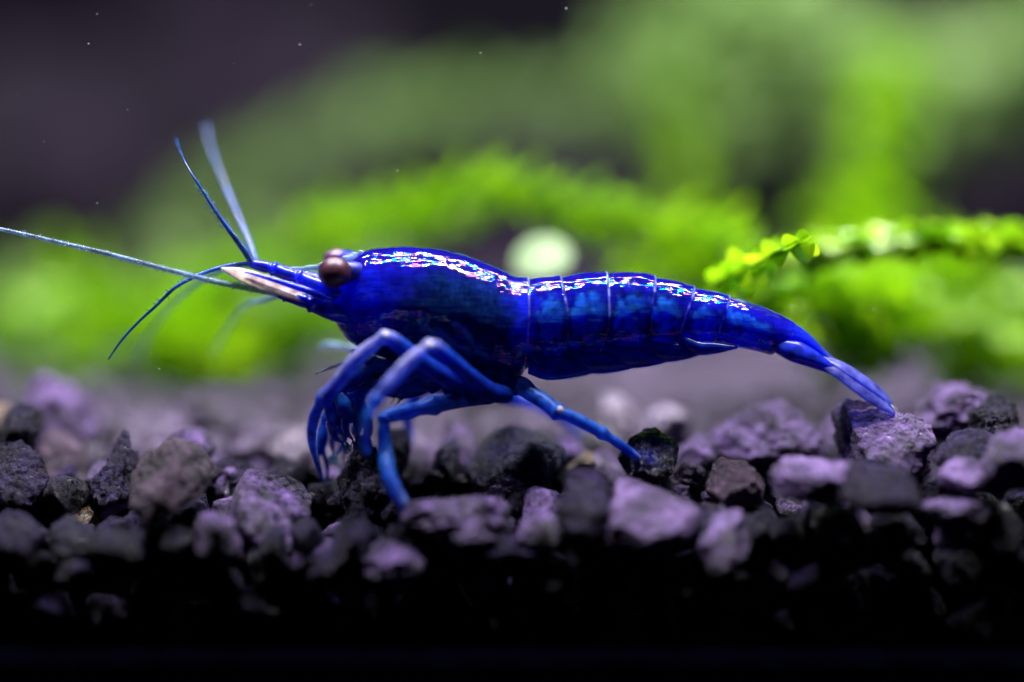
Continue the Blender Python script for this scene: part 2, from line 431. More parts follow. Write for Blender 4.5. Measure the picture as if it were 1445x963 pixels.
# ------------------------------------------------------------------ moss
def leaf_proto(nl=6, nw=2, cup=0.25, bend=0.25):
    V = []; F = []
    for i in range(nl + 1):
        t = i / nl
        wd = 0.32 * math.sin(math.pi * min(1, t * 0.92 + 0.06)) ** 0.7 * (1 - 0.25 * t)
        for j in range(-nw, nw + 1):
            u = j / nw
            V.append((t, u * wd, cup * wd * u * u * 1.6 + bend * t * t))
    m = 2 * nw + 1
    for i in range(nl):
        for j in range(m - 1):
            F.append((i * m + j, i * m + j + 1, (i + 1) * m + j + 1, (i + 1) * m + j))
    return np.array(V), F
LEAF_LO = leaf_proto(3, 1)
def strand_points(ctrl, n):
    W = [tuple(at(px, py, Y)) for px, py, Y in ctrl]
    return [Vector(p) for p in catmull(W, n)]
def moss(name, ctrl, leaf, per, spread, label, mat, group='moss strands behind the shrimp', stem_r=0.07, seed=0, side=0):
    """a strand: stem plus many small leaves; side = short side shoots"""
    rs = np.random.RandomState(seed)
    pts = strand_points(ctrl, 14 * len(ctrl))
    root = empty(name, pts[0]); tag(root, label, 'moss', group)
    paths = [(pts, stem_r)]
    for _ in range(side):
        k = rs.randint(2, len(pts) - 2)
        d = (pts[min(k + 2, len(pts) - 1)] - pts[k - 1]).normalized()
        dirn = (d * rs.uniform(-.4, .9) + Vector(rs.normal(size=3)) * 0.7).normalized()
        L = rs.uniform(0.7, 1.5) * spread * 1.6
        paths.append(([pts[k] + dirn * L * t + Vector((0, 0, -0.25 * L * t * t)) for t in np.linspace(0, 1, 10)], stem_r * .6))
    mb = MB()
    for p, r in paths: tube(mb, p, [r] * len(p), 6)
    link('stem', mb.mesh('stem'), M['stem'], root)
    LV, LF = LEAF_LO
    VV = []; FF = []; n = 0
    for p, r in paths:
        for i in range(len(p) - 1):
            t = (p[i + 1] - p[i]); ln = t.length; t.normalize()
            for _ in range(max(1, int(per * ln))):
                c = p[i] + t * ln * rs.uniform(0, 1)
                rv = Vector(rs.normal(size=3)); rv = (rv - t * rv.dot(t)).normalized()
                X = (t * rs.uniform(0.1, 0.9) + rv).normalized()
                Z = (t - X * t.dot(X)).normalized(); Yv = Z.cross(X)
                s = leaf * rs.uniform(0.6, 1.25)
                R = np.array([X, Yv, Z]).T
                c2 = c + rv * spread * abs(rs.normal()) * 0.45
                W = (LV * s) @ R.T + np.array(c2)
                VV.append(W); FF.append(np.array(LF) + n); n += len(W)
    V = np.vstack(VV); F = np.vstack(FF)
    fo = link('foliage', mesh('foliage', V.tolist(), F.tolist()), M[mat], root); fo['kind'] = 'stuff'
    return root
moss('moss_strand', [(180, 400, 24), (300, 275, 25), (470, 190, 26), (640, 150, 27), (800, 140, 27), (960, 120, 26), (1130, 130, 25), (1300, 150, 25)], 0.55, 40, 0.5,
     'dull green moss strand arching high over the dark purple gap', 'leaf_dull', seed=1, side=6)
moss('moss_strand', [(150, 445, 12), (300, 400, 11), (440, 350, 10), (560, 315, 8.5), (640, 285, 7.5), (720, 275, 7), (830, 295, 6.5), (930, 315, 6.5), (1040, 350, 6)], 0.42, 60, 0.45,
     'bright green moss strand arching just above the shrimp head and back', 'leaf', seed=2, side=5)
moss('moss_strand', [(1030, 372, 5.2), (1100, 398, 5.4), (1200, 420, 5.6), (1290, 450, 6), (1370, 480, 6.5), (1470, 520, 7)], 0.45, 56, 0.55,
     'leafy bright moss strand sloping down towards the gravel above the tail', 'leaf', seed=3, side=8)
moss('moss_strand', [(-40, 470, 13), (80, 455, 12), (200, 470, 11.5), (330, 480, 11), (440, 455, 11), (520, 430, 12)], 0.55, 50, 0.75,
     'low bright moss strand lying on the gravel under the feelers', 'leaf', seed=4, side=9)
moss('moss_strand', [(-60, 425, 18), (60, 418, 17), (170, 425, 16), (300, 420, 15), (420, 400, 14)], 0.65, 16, 0.8,
     'grey green moss strand behind the long pale antenna', 'leaf_dull', seed=5, side=4)
moss('moss_strand', [(860, 120, 23), (960, 60, 23), (1050, 60, 23), (1160, 90, 23), (1280, 120, 24), (1470, 110, 25)], 0.9, 55, 1.2,
     'hazy green moss mass at the top with a pale glow', 'leaf_dull', seed=6, side=8)
moss('moss_strand', [(1290, 60, 19), (1262, 150, 18), (1245, 230, 17), (1235, 310, 16), (1225, 400, 14)], 0.65, 34, 0.7,
     'upright vivid green moss stem above the beaded strand', 'leaf', seed=7, side=3)
moss('moss_strand', [(960, 20, 24), (950, 120, 22), (960, 220, 20), (975, 300, 18), (1000, 400, 15)], 0.5, 9, 0.5,
     'thin upright moss stem dropping behind the arched strand', 'leaf', seed=8, side=2)
moss('moss_strand', [(850, 395, 8), (960, 385, 7), (1060, 392, 5.5), (1130, 410, 5), (1230, 400, 5)], 0.45, 36, 0.45,
     'short yellow green moss strand close above the abdomen', 'leaf_fresh', seed=9, side=4)

moss('moss_strand', [(1150, 385, 6.5), (1240, 395, 7), (1330, 405, 7.5), (1400, 430, 8), (1480, 440, 8.5)], 0.5, 44, 0.6,
     'soft green moss strand filling the gap under the beaded strand', 'leaf', seed=12, side=4)
moss('moss_tuft', [(275, 505, 9.5), (305, 492, 9.5), (335, 486, 9.6)], 0.5, 60, 0.5,
     'yellow green moss tuft on the gravel below the drooping feelers', 'leaf_fresh', seed=10)
moss('moss_tuft', [(60, 500, 10.5), (110, 490, 10.5), (160, 492, 10.6)], 0.5, 40, 0.5,
     'small vivid moss tuft behind the tall lilac stone', 'leaf', seed=11)

# pale wet leaf that shows as a soft white disc above the body
def blade(outline_c, wpx, Y0, n=16, m=5, thick=0.02, cup=0.0, side_dir=None, Yend=None):
    """curved solid blade: centre line in pixels (px, py, Y), half width in pixels; widths lie across side_dir"""
    C = catmull([(*at(px, py, Y), wd) for (px, py, Y), wd in zip(outline_c, wpx)], n)
    V = []; F = []
    pts = [Vector(c[:3]) for c in C]; wd = [max(0.2, c[3]) / 100 for c in C]
    for i in range(n):
        t = (pts[min(i + 1, n - 1)] - pts[max(i - 1, 0)]).normalized()
        if side_dir is None: sd = t.cross(Vector((0, 1, 0))).normalized()
        else:
            sd = Vector(side_dir); sd = (sd - t * sd.dot(t)).normalized()
        nn = t.cross(sd).normalized()
        for k, sg in enumerate((1, -1)):
            for j in range(-m, m + 1):
                u = j / m
                th = thick * (1 - 0.75 * abs(u) ** 3) * sg
                V.append(pts[i] + sd * wd[i] * u + nn * (th + cup * wd[i] * (u * u)))
    q = 2 * m + 1; st = 2 * q
    for i in range(n - 1):
        for j in range(q - 1):
            F.append((i * st + j, i * st + j + 1, (i + 1) * st + j + 1, (i + 1) * st + j))
            F.append((i * st + q + j + 1, i * st + q + j, (i + 1) * st + q + j, (i + 1) * st + q + j + 1))
        F.append((i * st, (i + 1) * st, (i + 1) * st + q, i * st + q))
        F.append((i * st + q - 1, i * st + 2 * q - 1, (i + 1) * st + 2 * q - 1, (i + 1) * st + q - 1))
    for i in (0, n - 1):
        for j in range(q - 1):
            a = i * st + j
            f = (a, a + q, a + q + 1, a + 1)
            F.append(f if i == 0 else f[::-1])
    return V, F
r = empty('pale_plant_leaf', at(722, 400, 3.6)); tag(r, 'pale whitish green leaf just above where carapace meets abdomen', 'leaf')
V = ICO[4][0] * np.array([0.46, 0.50, 0.07]); V[:, 2] -= 0.25 * V[:, 0] ** 2
V = V @ np.array(Euler((math.radians(38), math.radians(-12), 0)).to_matrix()).T + np.array(at(765, 364, 4.0))
link('leaf_blade', mesh('leaf_blade', V.tolist(), ICO[4][1]), M['leaf_pale'], r)
mb = MB(); tube(mb, [at(724, 398, 3.6), at(715, 430, 3.6), at(712, 500, 3.6), at(712, 590, 3.6)], [0.05] * 4, 6)
link('stem', mb.mesh('stem'), M['stem'], r)

# the two strands near the focal plane: each leaf a part of its own
FLV, FLF = leaf_proto(8, 4, cup=1.5, bend=0.35)
leaf_me = mesh('leaf', FLV.tolist(), FLF); leaf_me.materials.append(M['leaf_fresh'])
leaf_me2 = mesh('leaf', (FLV * np.array([1, 1.15, 0.8])).tolist(), FLF); leaf_me2.materials.append(M['leaf'])
def leafy(name, ctrl, label, nleaf, size, seed, stem_r=0.05, spread=(0.5, 1.0), cat='moss'):
    rs = np.random.RandomState(seed)
    pts = strand_points(ctrl, 60)
    root = empty(name, pts[0]); tag(root, label, cat, 'moss strands behind the shrimp')
    mb = MB(); tube(mb, pts, list(np.linspace(stem_r, stem_r * .5, len(pts))), 8)
    link('stem', mb.mesh('stem'), M['stem'], root)
    for k in range(nleaf):
        f = (k + 0.5) / nleaf
        i = min(int(f * 58), 58)
        t = (pts[i + 1] - pts[i]).normalized()
        a = k * 2.4 + rs.uniform(-.4, .4)
        s1 = t.cross(Vector((0, 1, 0))).normalized(); s2 = t.cross(s1)
        rv = s1 * math.cos(a) + s2 * math.sin(a)
        X = (t * rs.uniform(0.6, 1.2) + rv * rs.uniform(*spread)).normalized()
        Z = -(rv - X * rv.dot(X)).normalized(); Yv = Z.cross(X)
        s = size * rs.uniform(0.8, 1.2) * (1 - 0.35 * f)
        o = bpy.data.objects.new('leaf', leaf_me if rs.rand() < .55 else leaf_me2); col.objects.link(o)
        R = Matrix((X, Yv, Z)).transposed().to_4x4()
        o.matrix_world = Matrix.Translation(pts[i]) @ R @ Matrix.Scale(s, 4)
        o.parent = root; o.matrix_parent_inverse = Matrix.Translation(-root.location)
    return root
leafy('moss_strand', [(1520, 352, 3.2), (1445, 345, 3.0), (1350, 340, 2.8), (1260, 342, 2.7), (1180, 350, 2.9), (1100, 370, 3.2), (1030, 395, 3.8)],
      'beaded bright green moss strand with glossy overlapping leaves above the tail', 190, 0.62, 21, spread=(0.6, 1.3))
leafy('moss_shoot', [(985, 412, 2.0), (1025, 394, 1.5), (1065, 374, 1.0), (1100, 356, 0.55), (1126, 343, 0.25)],
      'short bright moss shoot with glossy overlapping leaves close above the abdomen end', 15, 0.56, 22, spread=(0.10, 0.22), cat='moss shoot')

# ------------------------------------------------------------------ stones that can be told apart
def hero(px, py, wpx, hpx, Y, mat, seed, label, facets=9, rough=1.0, deep=None, sub=5, cat='stone', group='gravel stones', name='gravel_stone', tilt=0.0):
    s = pxs(Y)
    V = stone_verts(seed, sub, facets, rough)
    if tilt:
        R = np.array(Matrix.Rotation(math.radians(tilt), 3, 'Y')); V = V @ R.T
        lo, hi = V.min(0), V.max(0); V = (V - (lo + hi) / 2) / ((hi - lo) / 2)
    sx, sz = wpx / 2 * s, hpx / 2 * s
    sy = deep if deep else 0.5 * (sx + sz)
    V = V * np.array([sx, sy, sz]); V[:, 1] += 0.45 * V[:, 2]      # the tops lean back
    o = link(name, mesh(name, V.tolist(), ICO[sub][1]), M[mat])
    o.location = at(px, py, Y)
    tag(o, label, cat, group)
    return o
H = [
 # px, py, w, h, Y, material, label
 (88, 592, 115, 135, 2.6, 'mauve', 'tall pale lilac stone with a knobbly top, behind the leaning dark slab', 12, 2.0),
 (30, 603, 66, 70, 0.9, 'black', 'black glossy stone with white glints beside the tall lilac stone', 7, 1.0),
 (2, 600, 44, 60, 1.6, 'amber', 'yellowish stone chip beside the black glossy stone', 7, 1.0),
 (26, 668, 92, 92, -0.2, 'dark', 'dark leaning slab with long bright ridges under the black glossy stone', 5, 1.5),
 (92, 655, 90, 90, 1.2, 'brown', 'brownish purple stone in the shade of the tall lilac stone', 8, 1.0),
 (166, 662, 84, 108, -0.1, 'dark', 'upright scaly dark stone with a bright glint, beside the brown topped stone', 8, 2.2),
 (243, 680, 124, 118, -1.2, 'brown', 'pointed brown topped stone between the upright scaly stone and the smooth lilac pebble', 8, 1.2),
 (268, 630, 72, 50, 0.6, 'purple', 'smooth rounded lilac pebble with a dark underside', 5, 0.25),
 (322, 676, 80, 56, 0.4, 'dark', 'dark rough stone behind the blocky grey purple stone', 8, 1.5),
 (380, 726, 118, 122, -0.9, 'purple', 'blocky grey purple stone with a frosted flat face', 6, 1.0),
 (448, 784, 84, 62, -1.3, 'purple', 'purple stone below the blocky grey purple stone', 7, 1.0),
 (112, 726, 72, 66, -0.3, 'amber', 'amber brown sparkling stone in the shade', 8, 1.5),
 (150, 768, 92, 46, -0.7, 'silver', 'flat stone with a silvery edge below the amber stone', 8, 1.5),
 (520, 676, 92, 124, -0.25, 'black', 'black crumbly stone under the bent front legs', 8, 2.6),
 (560, 640, 40, 70, 0.5, 'dark', 'dark stone tucked behind the black crumbly stone', 7, 1.0),
 (648, 650, 62, 120, 1.2, 'purple', 'tall narrow violet stone behind the shrimp, beneath its belly', 10, 2.0),
 (630, 655, 40, 62, 0.5, 'bluish', 'small deep blue stone in front of the tall narrow violet stone', 8, 1.4),
 (728, 655, 146, 104, 0.3, 'bluish', 'large faceted black stone with blue sheen beneath the belly', 7, 0.5),
 (714, 684, 64, 34, -0.35, 'silver', 'small iridescent silvery stone against the large faceted black stone', 8, 1.6),
 (640, 730, 168, 66, -1.5, 'purple', 'long low purple stone beyond the foot of the bent leg', 9, 1.4),
 (770, 720, 66, 62, -0.9, 'purple', 'round grey purple stone in front of the large faceted black stone', 8, 1.0),
 (826, 712, 80, 100, -1.6, 'dark', 'dim upright stone between two grey purple stones', 7, 0.8),
 (915, 644, 88, 82, -0.25, 'gloss', 'glossy blue black stone touched by the tip of the rear leg', 6, 1.3),
 (922, 728, 136, 104, -1.7, 'mauve', 'large soft lilac grey boulder in front of the glossy blue black stone', 7, 0.8),
 (984, 640, 62, 50, 0.9, 'purple', 'small speckled violet stone beside the glossy blue black stone', 8, 1.5),
 (972, 672, 48, 46, 0.1, 'mauve', 'tiny pinkish stone under the small speckled violet stone', 8, 1.5),
 (1087, 612, 174, 92, 1.25, 'purple', 'broad peaked purple stone lying under the abdomen end', 7, 1.2),
 (1038, 684, 84, 76, -0.8, 'brown', 'brownish stone below the broad peaked purple stone', 8, 1.0),
 (1248, 626, 140, 122, -0.2, 'purple', 'steep violet stone that the tail fan rests on', 6, 1.3),
 (1148, 678, 124, 64, -1.7, 'mauve', 'double humped lilac stone before the steep violet stone', 9, 1.6),
 (1240, 690, 120, 80, -2.0, 'dark', 'dim blurred stone leaning below the steep violet stone', 7, 0.8),
 (1358, 588, 138, 92, 0.9, 'mauve', 'pitted lilac stone with a white glint on top, beyond the tail', 8, 2.0),
 (1404, 592, 76, 70, 0.2, 'black', 'black rugged stone in front of the pitted lilac stone', 8, 2.2),
 (1372, 634, 116, 58, -0.8, 'dark', 'dark sloping stone under the black rugged stone', 6, 1.0),
 (1425, 650, 90, 90, -1.6, 'purple', 'dim purple stone beside the dark sloping stone', 7, 1.0),
 (1364, 672, 84, 50, -1.5, 'mauve', 'oval lilac stone below the dark sloping stone', 7, 0.8),
 (1350, 724, 100, 50, -1.7, 'purple', 'flat purple stone below the oval lilac stone', 8, 0.8),
 (1022, 762, 84, 94, -1.8, 'purple', 'lumpy dim purple stone beside the lilac grey boulder', 10, 2.0),
 (560, 796, 92, 78, -1.8, 'purple', 'ridged grey purple stone low in the shade beneath the black crumbly stone', 8, 1.6),
 (716, 788, 108, 60, -1.6, 'dark', 'low dark purple stone under the round grey purple stone', 8, 1.2),
 (630, 800, 70, 46, -1.7, 'dark', 'small dim stone between the ridged stone and the low dark stone', 8, 1.2),
 (872, 588, 52, 66, 2.6, 'silver', 'stone with a white glowing cap behind the rear leg', 9, 1.8),  # silvery colour stands in for a white highlight on this stone
 (948, 594, 60, 46, 2.4, 'silver', 'sparkling whitish stone behind the glossy blue black stone', 9, 2.2),
 (412, 628, 70, 60, 1.8, 'silver', 'sparkling white violet stone beyond the bent front legs', 9, 2.2),
 (360, 630, 70, 56, 3.2, 'mauve', 'soft lilac stone behind the sparkling white violet stone', 8, 1.2),
 (600, 655, 60, 80, 2.2, 'mauve', 'pale lilac stone between the black crumbly stone and the violet one', 8, 1.2),
 (790, 640, 70, 60, 1.8, 'purple', 'purple stone behind the large faceted black stone', 8, 1.2),
 (822, 660, 44, 40, 0.6, 'amber', 'small mottled brown stone under the rear leg', 8, 1.8),
 (1190, 612, 70, 60, 2.6, 'mauve', 'soft lilac stone between the broad peaked and the steep violet stone', 8, 1.0),
 (978, 836, 40, 38, -1.7, 'amber', 'yellow amber chip low in the shade', 7, 1.2),
 (466, 724, 24, 24, -0.3, 'amber', 'tiny golden chip beside the black crumbly stone', 7, 1.2),
 (310, 836, 36, 50, -1.2, 'amber', 'ochre chip deep in the shade below the blocky grey purple stone', 7, 1.2),
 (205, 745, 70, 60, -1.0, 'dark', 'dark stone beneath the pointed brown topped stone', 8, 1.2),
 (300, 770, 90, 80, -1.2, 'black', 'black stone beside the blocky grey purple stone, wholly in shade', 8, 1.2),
]
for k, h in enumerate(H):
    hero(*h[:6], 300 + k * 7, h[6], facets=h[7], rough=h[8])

# the packed stones that only their place tells apart
def filler():
    rs = np.random.RandomState(77)
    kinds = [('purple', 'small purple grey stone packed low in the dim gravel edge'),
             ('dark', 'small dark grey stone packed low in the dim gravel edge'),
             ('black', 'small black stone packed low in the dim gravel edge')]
    protos = {}
    for m, _ in kinds:
        protos[m] = []
        for k in range(7):
            V = stone_verts(int(600 + k * 3 + len(m) * 50), 3, 9, 1.3, norm=False)
            me = mesh('gravel_stone', V.tolist(), ICO[3][1]); me.materials.append(M[m]); protos[m].append(me)
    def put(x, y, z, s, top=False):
        m, lab = kinds[rs.choice(3, p=(0.40, 0.38, 0.22) if top else (0.10, 0.42, 0.48))]  # edge draws mostly dark stones, their colour standing in for shade
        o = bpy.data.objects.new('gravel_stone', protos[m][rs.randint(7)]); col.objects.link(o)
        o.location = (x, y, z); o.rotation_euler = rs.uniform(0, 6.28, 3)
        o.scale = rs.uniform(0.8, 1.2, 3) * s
        if top: lab = lab.replace('packed low in the dim gravel edge', 'filling a gap between the larger stones')
        tag(o, lab, 'stone', lab.replace('small', 'packed').split(' stone')[0] + (' stones between' if top else ' stones of the edge'))
    # front edge seen through the side of the bed
    z = -2.62
    while z > -4.1:
        x = -7.8 + rs.uniform(0, .4)
        while x < 7.8:
            s = rs.uniform(0.27, 0.46)
            depth = -1.55 + 0.25 * (z + 2.15) * -0.6 + rs.uniform(-.25, .25)
            put(x, depth, z + rs.uniform(-.12, .12), s)
            x += s * 1.75
        z -= 0.52
    # between the larger stones
    for y in (-1.0, -0.35, 0.4, 1.2, 2.0):
        x = -7.9 + rs.uniform(0, .4)
        while x < 7.9:
            s = rs.uniform(0.2, 0.38)
            put(x, y + rs.uniform(-.2, .2), gz(x, y) - 0.34 - 0.55 * max(0, -y) + rs.uniform(-.1, .1), s, True)
            x += s * 2.0
filler()

# ------------------------------------------------------------------ the shrimp
shrimp = empty('shrimp', at(690, 570, 0))
tag(shrimp, 'deep blue translucent shrimp walking over purple gravel', 'shrimp')

TOP = [(452, 414), (458, 404), (470, 393), (484, 380), (499, 365), (519, 353.5), (545, 350), (580, 349), (609, 350.5), (638, 355), (667, 364), (691, 373), (708, 381), (723, 388), (735, 391.5), (748, 391.5),
       (790, 389), (821, 385), (856, 384), (890, 384), (910, 386), (925, 390), (956, 397), (976, 403), (999, 409), (1028, 416), (1057, 426), (1088, 438), (1121, 455), (1142, 471), (1162, 491), (1179, 507), (1200, 520), (1224, 536), (1243, 551), (1262, 574)]
BOT = [(452, 422), (458, 436), (470, 448), (484, 472), (499, 486), (519, 496), (545, 506), (580, 518), (609, 526), (638, 533), (667, 539), (691, 541), (708, 541), (723, 538), (735, 531), (748, 521),
       (790, 512), (821, 507), (856, 503), (890, 499), (910, 496), (925, 494), (956, 490), (976, 488), (999, 487), (1028, 489), (1057, 494), (1088, 500), (1121, 498), (1142, 500), (1162, 509), (1179, 521), (1200, 533), (1224, 548), (1243, 562), (1262, 580)]
HW = [(452, 6), (470, 30), (490, 44), (520, 56), (560, 66), (620, 74), (680, 74), (735, 62), (760, 58), (850, 57), (920, 52), (1000, 43), (1060, 36), (1110, 29), (1140, 22), (1180, 18), (1230, 16), (1262, 7)]
LINES = [[(745.5, 388), (747, 440), (744, 490), (738, 530)],
         [(791, 385), (797, 420), (801, 440), (800, 520)],
         [(856, 380), (858, 410), (858.5, 440), (852, 510)],
         [(925, 386), (922, 408), (920, 418), (914, 500)],
         [(981, 402), (972, 425), (965, 443), (956, 476), (950, 500)],
         [(1030, 414), (1022, 437), (1018, 448), (1007, 480), (1003, 500)],
         [(1125, 452), (1119, 463), (1114, 475), (1100, 486), (1090, 500)]]
PALE = [(520, 1.0), (446, 1.0), (460, 0.9), (432, 0.9), (480, 0.9), (485, 0.8), (478, 1.0)]   # how far down the pale rim shows

def line_dist(poly, X, Yp):
    """signed distance in x from a polyline given as x(y)"""
    ys = np.array([p[1] for p in poly]); xs = np.array([p[0] for p in poly])
    return X - np.interp(Yp, ys, xs)
def smooth_interp(pts, x):
    P = np.array(pts, float); s = catmull(pts, 40 * len(pts)); s = np.array(s)
    return np.interp(x, s[:, 0], s[:, 1])
def blob(X, Y, cx, cy, rx, ry, rot=0, soft=0.6):
    a = math.radians(rot); dx = X - cx; dy = Y - cy
    u = (dx * math.cos(a) + dy * math.sin(a)) / rx; v = (-dx * math.sin(a) + dy * math.cos(a)) / ry
    d = np.sqrt(u * u + v * v)
    t = np.clip((1 + soft / 2 - d) / soft, 0, 1)
    return t * t * (3 - 2 * t)

def build_body():
    nu, nv = 560, 100
    xs = np.linspace(452, 1262, nu)
    top = smooth_interp(TOP, xs); bot = smooth_interp(BOT, xs); hw = smooth_interp(HW, xs)
    th = np.linspace(0, 2 * math.pi, nv, endpoint=False)
    X = np.repeat(xs[:, None], nv, 1)
    c = np.cos(th)[None, :]; s = np.sin(th)[None, :]
    mid = (top + bot) / 2; hh = (bot - top) / 2
    PY = mid[:, None] - hh[:, None] * c                       # pixel row
    sy = np.sign(s) * np.abs(s) ** 0.88
    # lower half narrows less on the abdomen, where the side plates hang down
    ab = np.clip((xs - 740) / 40, 0, 1)[:, None]
    low = np.clip(-c, 0, 1)
    YW = hw[:, None] * sy * (1 - 0.25 * low * (1 - ab))
    # plates: each ring's rear edge stands a little proud of the next ring
    r = np.zeros_like(X)
    for L in LINES:
        d = line_dist(L, X, PY)
        r += np.where(d > 0, -2.6 * np.exp(-np.abs(d) / 13), 0.9 * np.exp(-np.abs(d) / 16))
    # side plate bulges and muscle relief
    nz = np.array([[noise.fractal(Vector((X[i, j] / 26, PY[i, j] / 20, YW[i, j] / 40)), 0.8, 2.0, 3) for j in range(nv)] for i in range(nu)])
    r += nz * 1.1
    # groove between cheek and gill cover
    d = line_dist([(505, 350), (560, 390), (585, 430), (575, 480), (540, 510)][0:0] or [(560, 345), (585, 400), (590, 440), (575, 510)], X, PY)
    r -= 1.2 * np.exp(-(d / 7) ** 2) * blob(X, PY, 585, 440, 40, 60)
    sc_ = np.clip(hh / 40, 0.05, 1)[:, None]
    r *= sc_
    PYd = PY - r * c; YWd = YW + r * s
    # dorsal keel of the carapace
    V = []
    for i in range(nu):
        for j in range(nv):
            p = at(X[i, j], PYd[i, j], 0.0)
            V.append((p.x, YWd[i, j] / 100, p.z))
    F = []
    for i in range(nu - 1):
        for j in range(nv):
            j2 = (j + 1) % nv
            F.append((i * nv + j, i * nv + j2, (i + 1) * nv + j2, (i + 1) * nv + j))
    a = len(V); p0 = at(449, 418, 0); p1 = at(1265, 578, 0)
    V.append(tuple(p0)); V.append(tuple(p1))
    for j in range(nv):
        j2 = (j + 1) % nv
        F.append((a, j2, j)); F.append((a + 1, (nu - 1) * nv + j, (nu - 1) * nv + j2))
    me = mesh('body', V, F)
    # ---- pigment, with some light painted into the low abdomen band
    C = np.zeros((nu, nv, 4)); C[..., 3] = 1
    base = np.array([0.006, 0.007, 0.28])
    C[..., :3] = base
    def mix(colr, f):
        C[..., :3] = C[..., :3] * (1 - f[..., None]) + np.array(colr) * f[..., None]
    fine = np.array([[noise.fractal(Vector((X[i, j] / 11, PY[i, j] / 11, 3.3)), 0.9, 2.0, 4) for j in range(nv)] for i in range(nu)])
    rel = (PY - top[:, None]) / np.maximum(1, (bot - top))[:, None]
    mix((0.006, 0.014, 0.58), blob(X, PY, 510, 425, 50, 45, 0, 1.0) * 0.8)
    mix((0.012, 0.030, 0.66), blob(X, PY, 720, 455, 40, 55, 0, 1.0) * 0.7)
    mix((0.003, 0.016, 0.085), blob(X + fine * 18, PY + fine * 18, 648, 447, 78, 76, 10, 0.7) * 0.93)
    mix((0.004, 0.010, 0.14), blob(X, PY, 615, 500, 90, 34, 8, 0.9) * 0.7)
    mix((0.01, 0.05, 0.22), np.clip(np.sin((X + PY * 1.7 + fine * 26) / 4.2) * 0.8 - 0.1, 0, 1) * blob(X, PY, 655, 415, 62, 42, 0, 0.8) * 0.6)
    # abdomen: muscle blocks, dark cords between them
    for cx, cy, rx, ry, rot in ((778, 452, 18, 34, 4), (829, 446, 24, 36, 4), (886, 446, 26, 36, 2), (938, 446, 20, 34, -12), (990, 456, 18, 24, -16), (1058, 484, 36, 17, 14), (1050, 452, 36, 10, 20)):
        f = blob(X + fine * 10, PY + fine * 10, cx, cy, rx, ry, rot, 0.55)
        mix((0.014, 0.140, 0.50), f * np.clip(0.75 + fine * 0.7, 0.1, 1))
        mix((0.005, 0.012, 0.16), blob(X + fine * 6, PY + fine * 6, cx, cy + 1, rx * 1.25, ry * 1.2, rot, 0.2) * (1 - f) * 0.55)
    cord = blob(X, PY + fine * 5, 900, 412, 165, 5, 4, 1.2)
    mix((0.004, 0.008, 0.12), cord * 0.7)
    lifted_band = np.clip((X - 745) / 20, 0, 1) * np.clip((rel - 0.70) / 0.15, 0, 1) * np.clip((1075 - X) / 40, 0, 1)
    mix((0.010, 0.018, 0.70), lifted_band * np.clip(0.7 + fine * 0.9, 0, 1))  # violet-blue band, painted brighter because too little light reaches it
    # dark stripe along the back
    mix((0.006, 0.003, 0.11), np.clip((0.21 - rel) / 0.12, 0, 1) * np.clip((1130 - X) / 30, 0, 1) * 0.75)
    # clear tail end
    tail = np.clip((X - 1148) / 70, 0, 1)
    mix((0.20, 0.26, 0.55), tail * 0.8)
    C[..., 3] = 1 - tail * 0.45
    mix((0.01, 0.03, 0.60), blob(X, PY, 1135, 485, 30, 20, 40, 1.0) * 0.7)
    mix((0.45, 0.33, 0.38), blob(X, PY, 1212, 532, 14, 6, 38, 0.9) * 0.8)
    # clear cheek rim
    mix((0.02, 0.14, 0.42), blob(X, PY, 490, 478, 12, 14, 30, 0.8) * 0.7)
    # pale rims of the rings
    for L, (down, st) in zip(LINES, PALE):
        d = line_dist(L, X, PY)
        f = np.exp(-(d / 1.15) ** 2) * np.clip((down - PY) / 25, 0, 1) * st
        mix((0.42, 0.50, 0.95), f * np.clip(0.5 + fine * 1.3, 0.05, 1) * (0.5 if L is LINES[0] else 0.9))
    C = np.clip(C, 0.001, 1)
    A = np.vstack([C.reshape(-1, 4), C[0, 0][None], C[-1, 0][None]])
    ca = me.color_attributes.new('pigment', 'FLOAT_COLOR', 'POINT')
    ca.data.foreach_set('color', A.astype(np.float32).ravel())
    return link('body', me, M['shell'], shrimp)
build_body()

